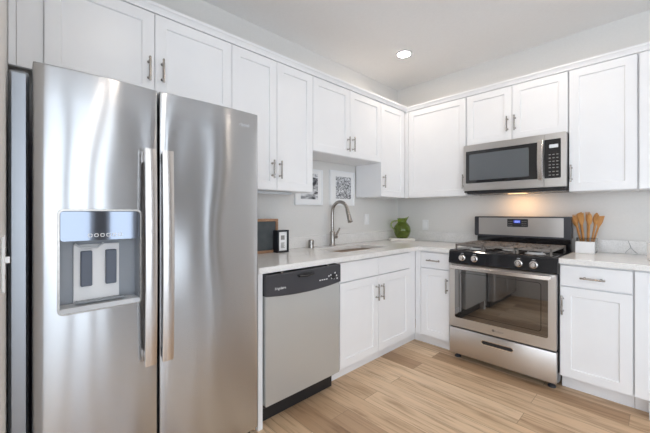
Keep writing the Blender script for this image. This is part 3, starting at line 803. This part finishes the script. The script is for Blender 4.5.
# cutting board and pitcher in the corner
u = Vector((.184, .191, 0)).normalized(); ang = math.atan2(u.y, u.x)
t = thing('serving_board', 'pale rectangular board lying in the corner under the green pitcher', 'board', (.244, -.258, CT1+.001), ang)
b = new(); box(b, -.132, .132, 0, .15, 0, .026, .004); obj('slab', b, 'board', t)
b = new(); 
for x in (-.11, .11):
    pass
b.free()
JX, JY, JZ = .197, -.203, CT1+.0280
t = thing('pitcher', 'round green glass pitcher with loop handle in the corner', 'pitcher', (JX, JY, JZ), ang)
t.scale = (1.12, 1.12, 1.10)
outer = [(.001, .0), (.050, .0), (.056, .004), (.070, .03), (.081, .065), (.083, .088), (.076, .118), (.058, .145), (.045, .160), (.042, .172), (.046, .192), (.050, .202)]
inner = [(.047, .202), (.043, .190), (.039, .172), (.042, .160), (.055, .143), (.072, .117), (.079, .088), (.077, .065), (.066, .032), (.05, .009), (.001, .008)]
b = new(); lathe(b, outer+inner, seg=40, wob=lambda a, h: 0.022*cos(18*a) if .02 < h < .14 else 0)
for v in b.verts:                    # pull a spout out of the rim
    v.co *= 1.0
    if v.co.z > .172:
        k = (v.co.z-.172)/.03; a = math.atan2(v.co.y, v.co.x); s = max(0, cos(a))**6
        v.co.x += .020*k*s; v.co.z += .018*k*s
obj('body', b, 'jug', t, True)
P = []
for k in range(15):
    a = radians(70)+radians(225)*k/14; P.append((-.068+.040*cos(a)-.004, 0, .134+.040*sin(a)))
P = [(-.043, 0, .176)]+P[1:-1]+[(-.073, 0, .098)]
b = new(); tube(b, P, .0075, 12); obj('handle', b, 'jug', t, True)
# utensil jar with wooden utensils and white box
b = new(); box(b, 1.759, 1.874, -.232, -.185, CT1+.001, CT1+.090, .003)
tag(obj('box', b, 'white'), 'small plain white box on the counter in front of the utensil jar', 'box')
UX, UY, UZ = 1.814, -.101, CT1+.001
b = new(); lathe(b, [(.001, 0), (.060, 0), (.064, .004), (.066, .105), (.068, .110), (.065, .112), (.0625, .108), (.0615, .008), (.001, .006)], seg=36)
o = obj('utensil_jar', b, 'clear', None, True); o.location = (UX, UY, UZ); tag(o, 'clear glass jar holding wooden utensils behind the white box', 'jar')
kinds = ['spoon', 'spatula', 'fork']
def utensil(kind, tilt, az, L, label):
    b = new(); hl = L-.095
    tube(b, [(0, 0, 0), (0, 0, hl*.5), (0, 0, hl)], [.0055, .006, .0065], 10)
    seg = 14
    if kind == 'spoon':
        rings = []
        for k in range(9):
            s = k/8; wd = .0065+.0115*sin(pi*min(1, s*1.02))**.8 if s < .98 else .004
            y = -.008*sin(pi*s); rings.append((wd, y, hl+.09*s))
        prev = None
        for (wd, y, z) in rings:
            cur = [b.verts.new((wd*cos(2*pi*i/seg), y+.0055*sin(2*pi*i/seg), z)) for i in range(seg)]
            if prev:
                for i in range(seg): j = (i+1) % seg; b.faces.new((prev[i], prev[j], cur[j], cur[i]))
            else: b.faces.new(cur[::-1])
            prev = cur
        b.faces.new(prev)
    elif kind == 'spatula':
        prev = None
        for k in range(7):
            s = k/6; wd = .0065+.0105*min(1, s*2.2)
            cur = [b.verts.new((wd*a, .0035*c, hl+.09*s+(.006*a if k == 6 else 0))) for a, c in ((-1, -1), (0, -1.2), (1, -1), (1, 1), (0, 1.2), (-1, 1))]
            if prev:
                for i in range(6): j = (i+1) % 6; b.faces.new((prev[i], prev[j], cur[j], cur[i]))
            else: b.faces.new(cur[::-1])
            prev = cur
        b.faces.new(prev)
    else:
        tube(b, [(0, 0, hl), (0, 0, hl+.03)], [.0065, .012], 10)
        for q in (-.010, -.0035, .0035, .010): tube(b, [(q*.75, 0, hl+.02), (q, 0, hl+.05), (q*1.15, -.004, hl+.09)], [.0045, .004, .002], 8)
        box(b, -.011, .011, -.004, .004, hl+.02, hl+.045, .003)
    o = obj('wooden_'+kind, b, 'utensil', None, True)
    o.rotation_mode = 'XYZ'
    rot = Matrix.Rotation(az, 4, 'Z') @ Matrix.Rotation(tilt, 4, 'Y') @ Matrix.Rotation(-az, 4, 'Z')
    base_r = .024 if tilt > .05 else 0
    p = Vector((UX+base_r*cos(az), UY+base_r*sin(az), UZ+.012))
    o.matrix_world = Matrix.Translation(p) @ rot
    return tag(o, label, 'utensil', 'wooden utensils in the jar')
utensil('spoon', .21, radians(186), .285, 'wooden spoon leaning furthest towards the range in the jar')
utensil('fork', .22, radians(215), .295, 'wooden fork tilted forward and towards the range in the jar')
utensil('spatula', .17, radians(247), .30, 'flat wooden spatula tilted forward over the range end of the white box')
utensil('spoon', .15, radians(-68), .30, 'wooden spoon tilted forward over the end of the white box away from the range')
utensil('fork', .20, radians(-35), .295, 'wooden fork tilted forward and away from the range in the jar')
utensil('spatula', .235, radians(-1), .285, 'flat wooden spatula leaning furthest away from the range in the jar')
utensil('spoon', .16, radians(40), .305, 'wooden spoon tilted slightly backward and away from the range')
utensil('fork', .06, radians(90), .310, 'wooden fork standing nearly upright at the back of the jar')
utensil('spatula', .16, radians(140), .305, 'flat wooden spatula tilted slightly backward and towards the range')
# wire on the wall at the photo edge and white canister
b = new(); tube(b, [(2.046, -.021, 1.017), (2.055, -.0215, .99), (2.062, -.0215, .965), (2.075, -.022, .945), (2.09, -.022, .93), (2.098, -.024, .9205)], .0016, 8)
tube(b, [(2.062, -.0215, .965), (2.045, -.022, .945), (2.03, -.023, .9205)], .0012, 8)
tag(obj('wire', b, 'greencord', None, True), 'thin grey forked wire against the backsplash past the utensils', 'wire')
t = thing('canister', 'white round canister at the photo edge on the utensil counter', 'canister', (2.208, -.34, CT1+.001), 0)
b = new(); lathe(b, [(.001, 0), (.05, 0), (.053, .003), (.053, .10), (.05, .103)], seg=32); obj('body', b, 'white', t, True)
b = new(); lathe(b, [(.0535, .1035), (.0535, .112), (.045, .118), (.012, .120), (.012, .128), (.001, .13)], seg=32); obj('lid', b, 'white', t, True)
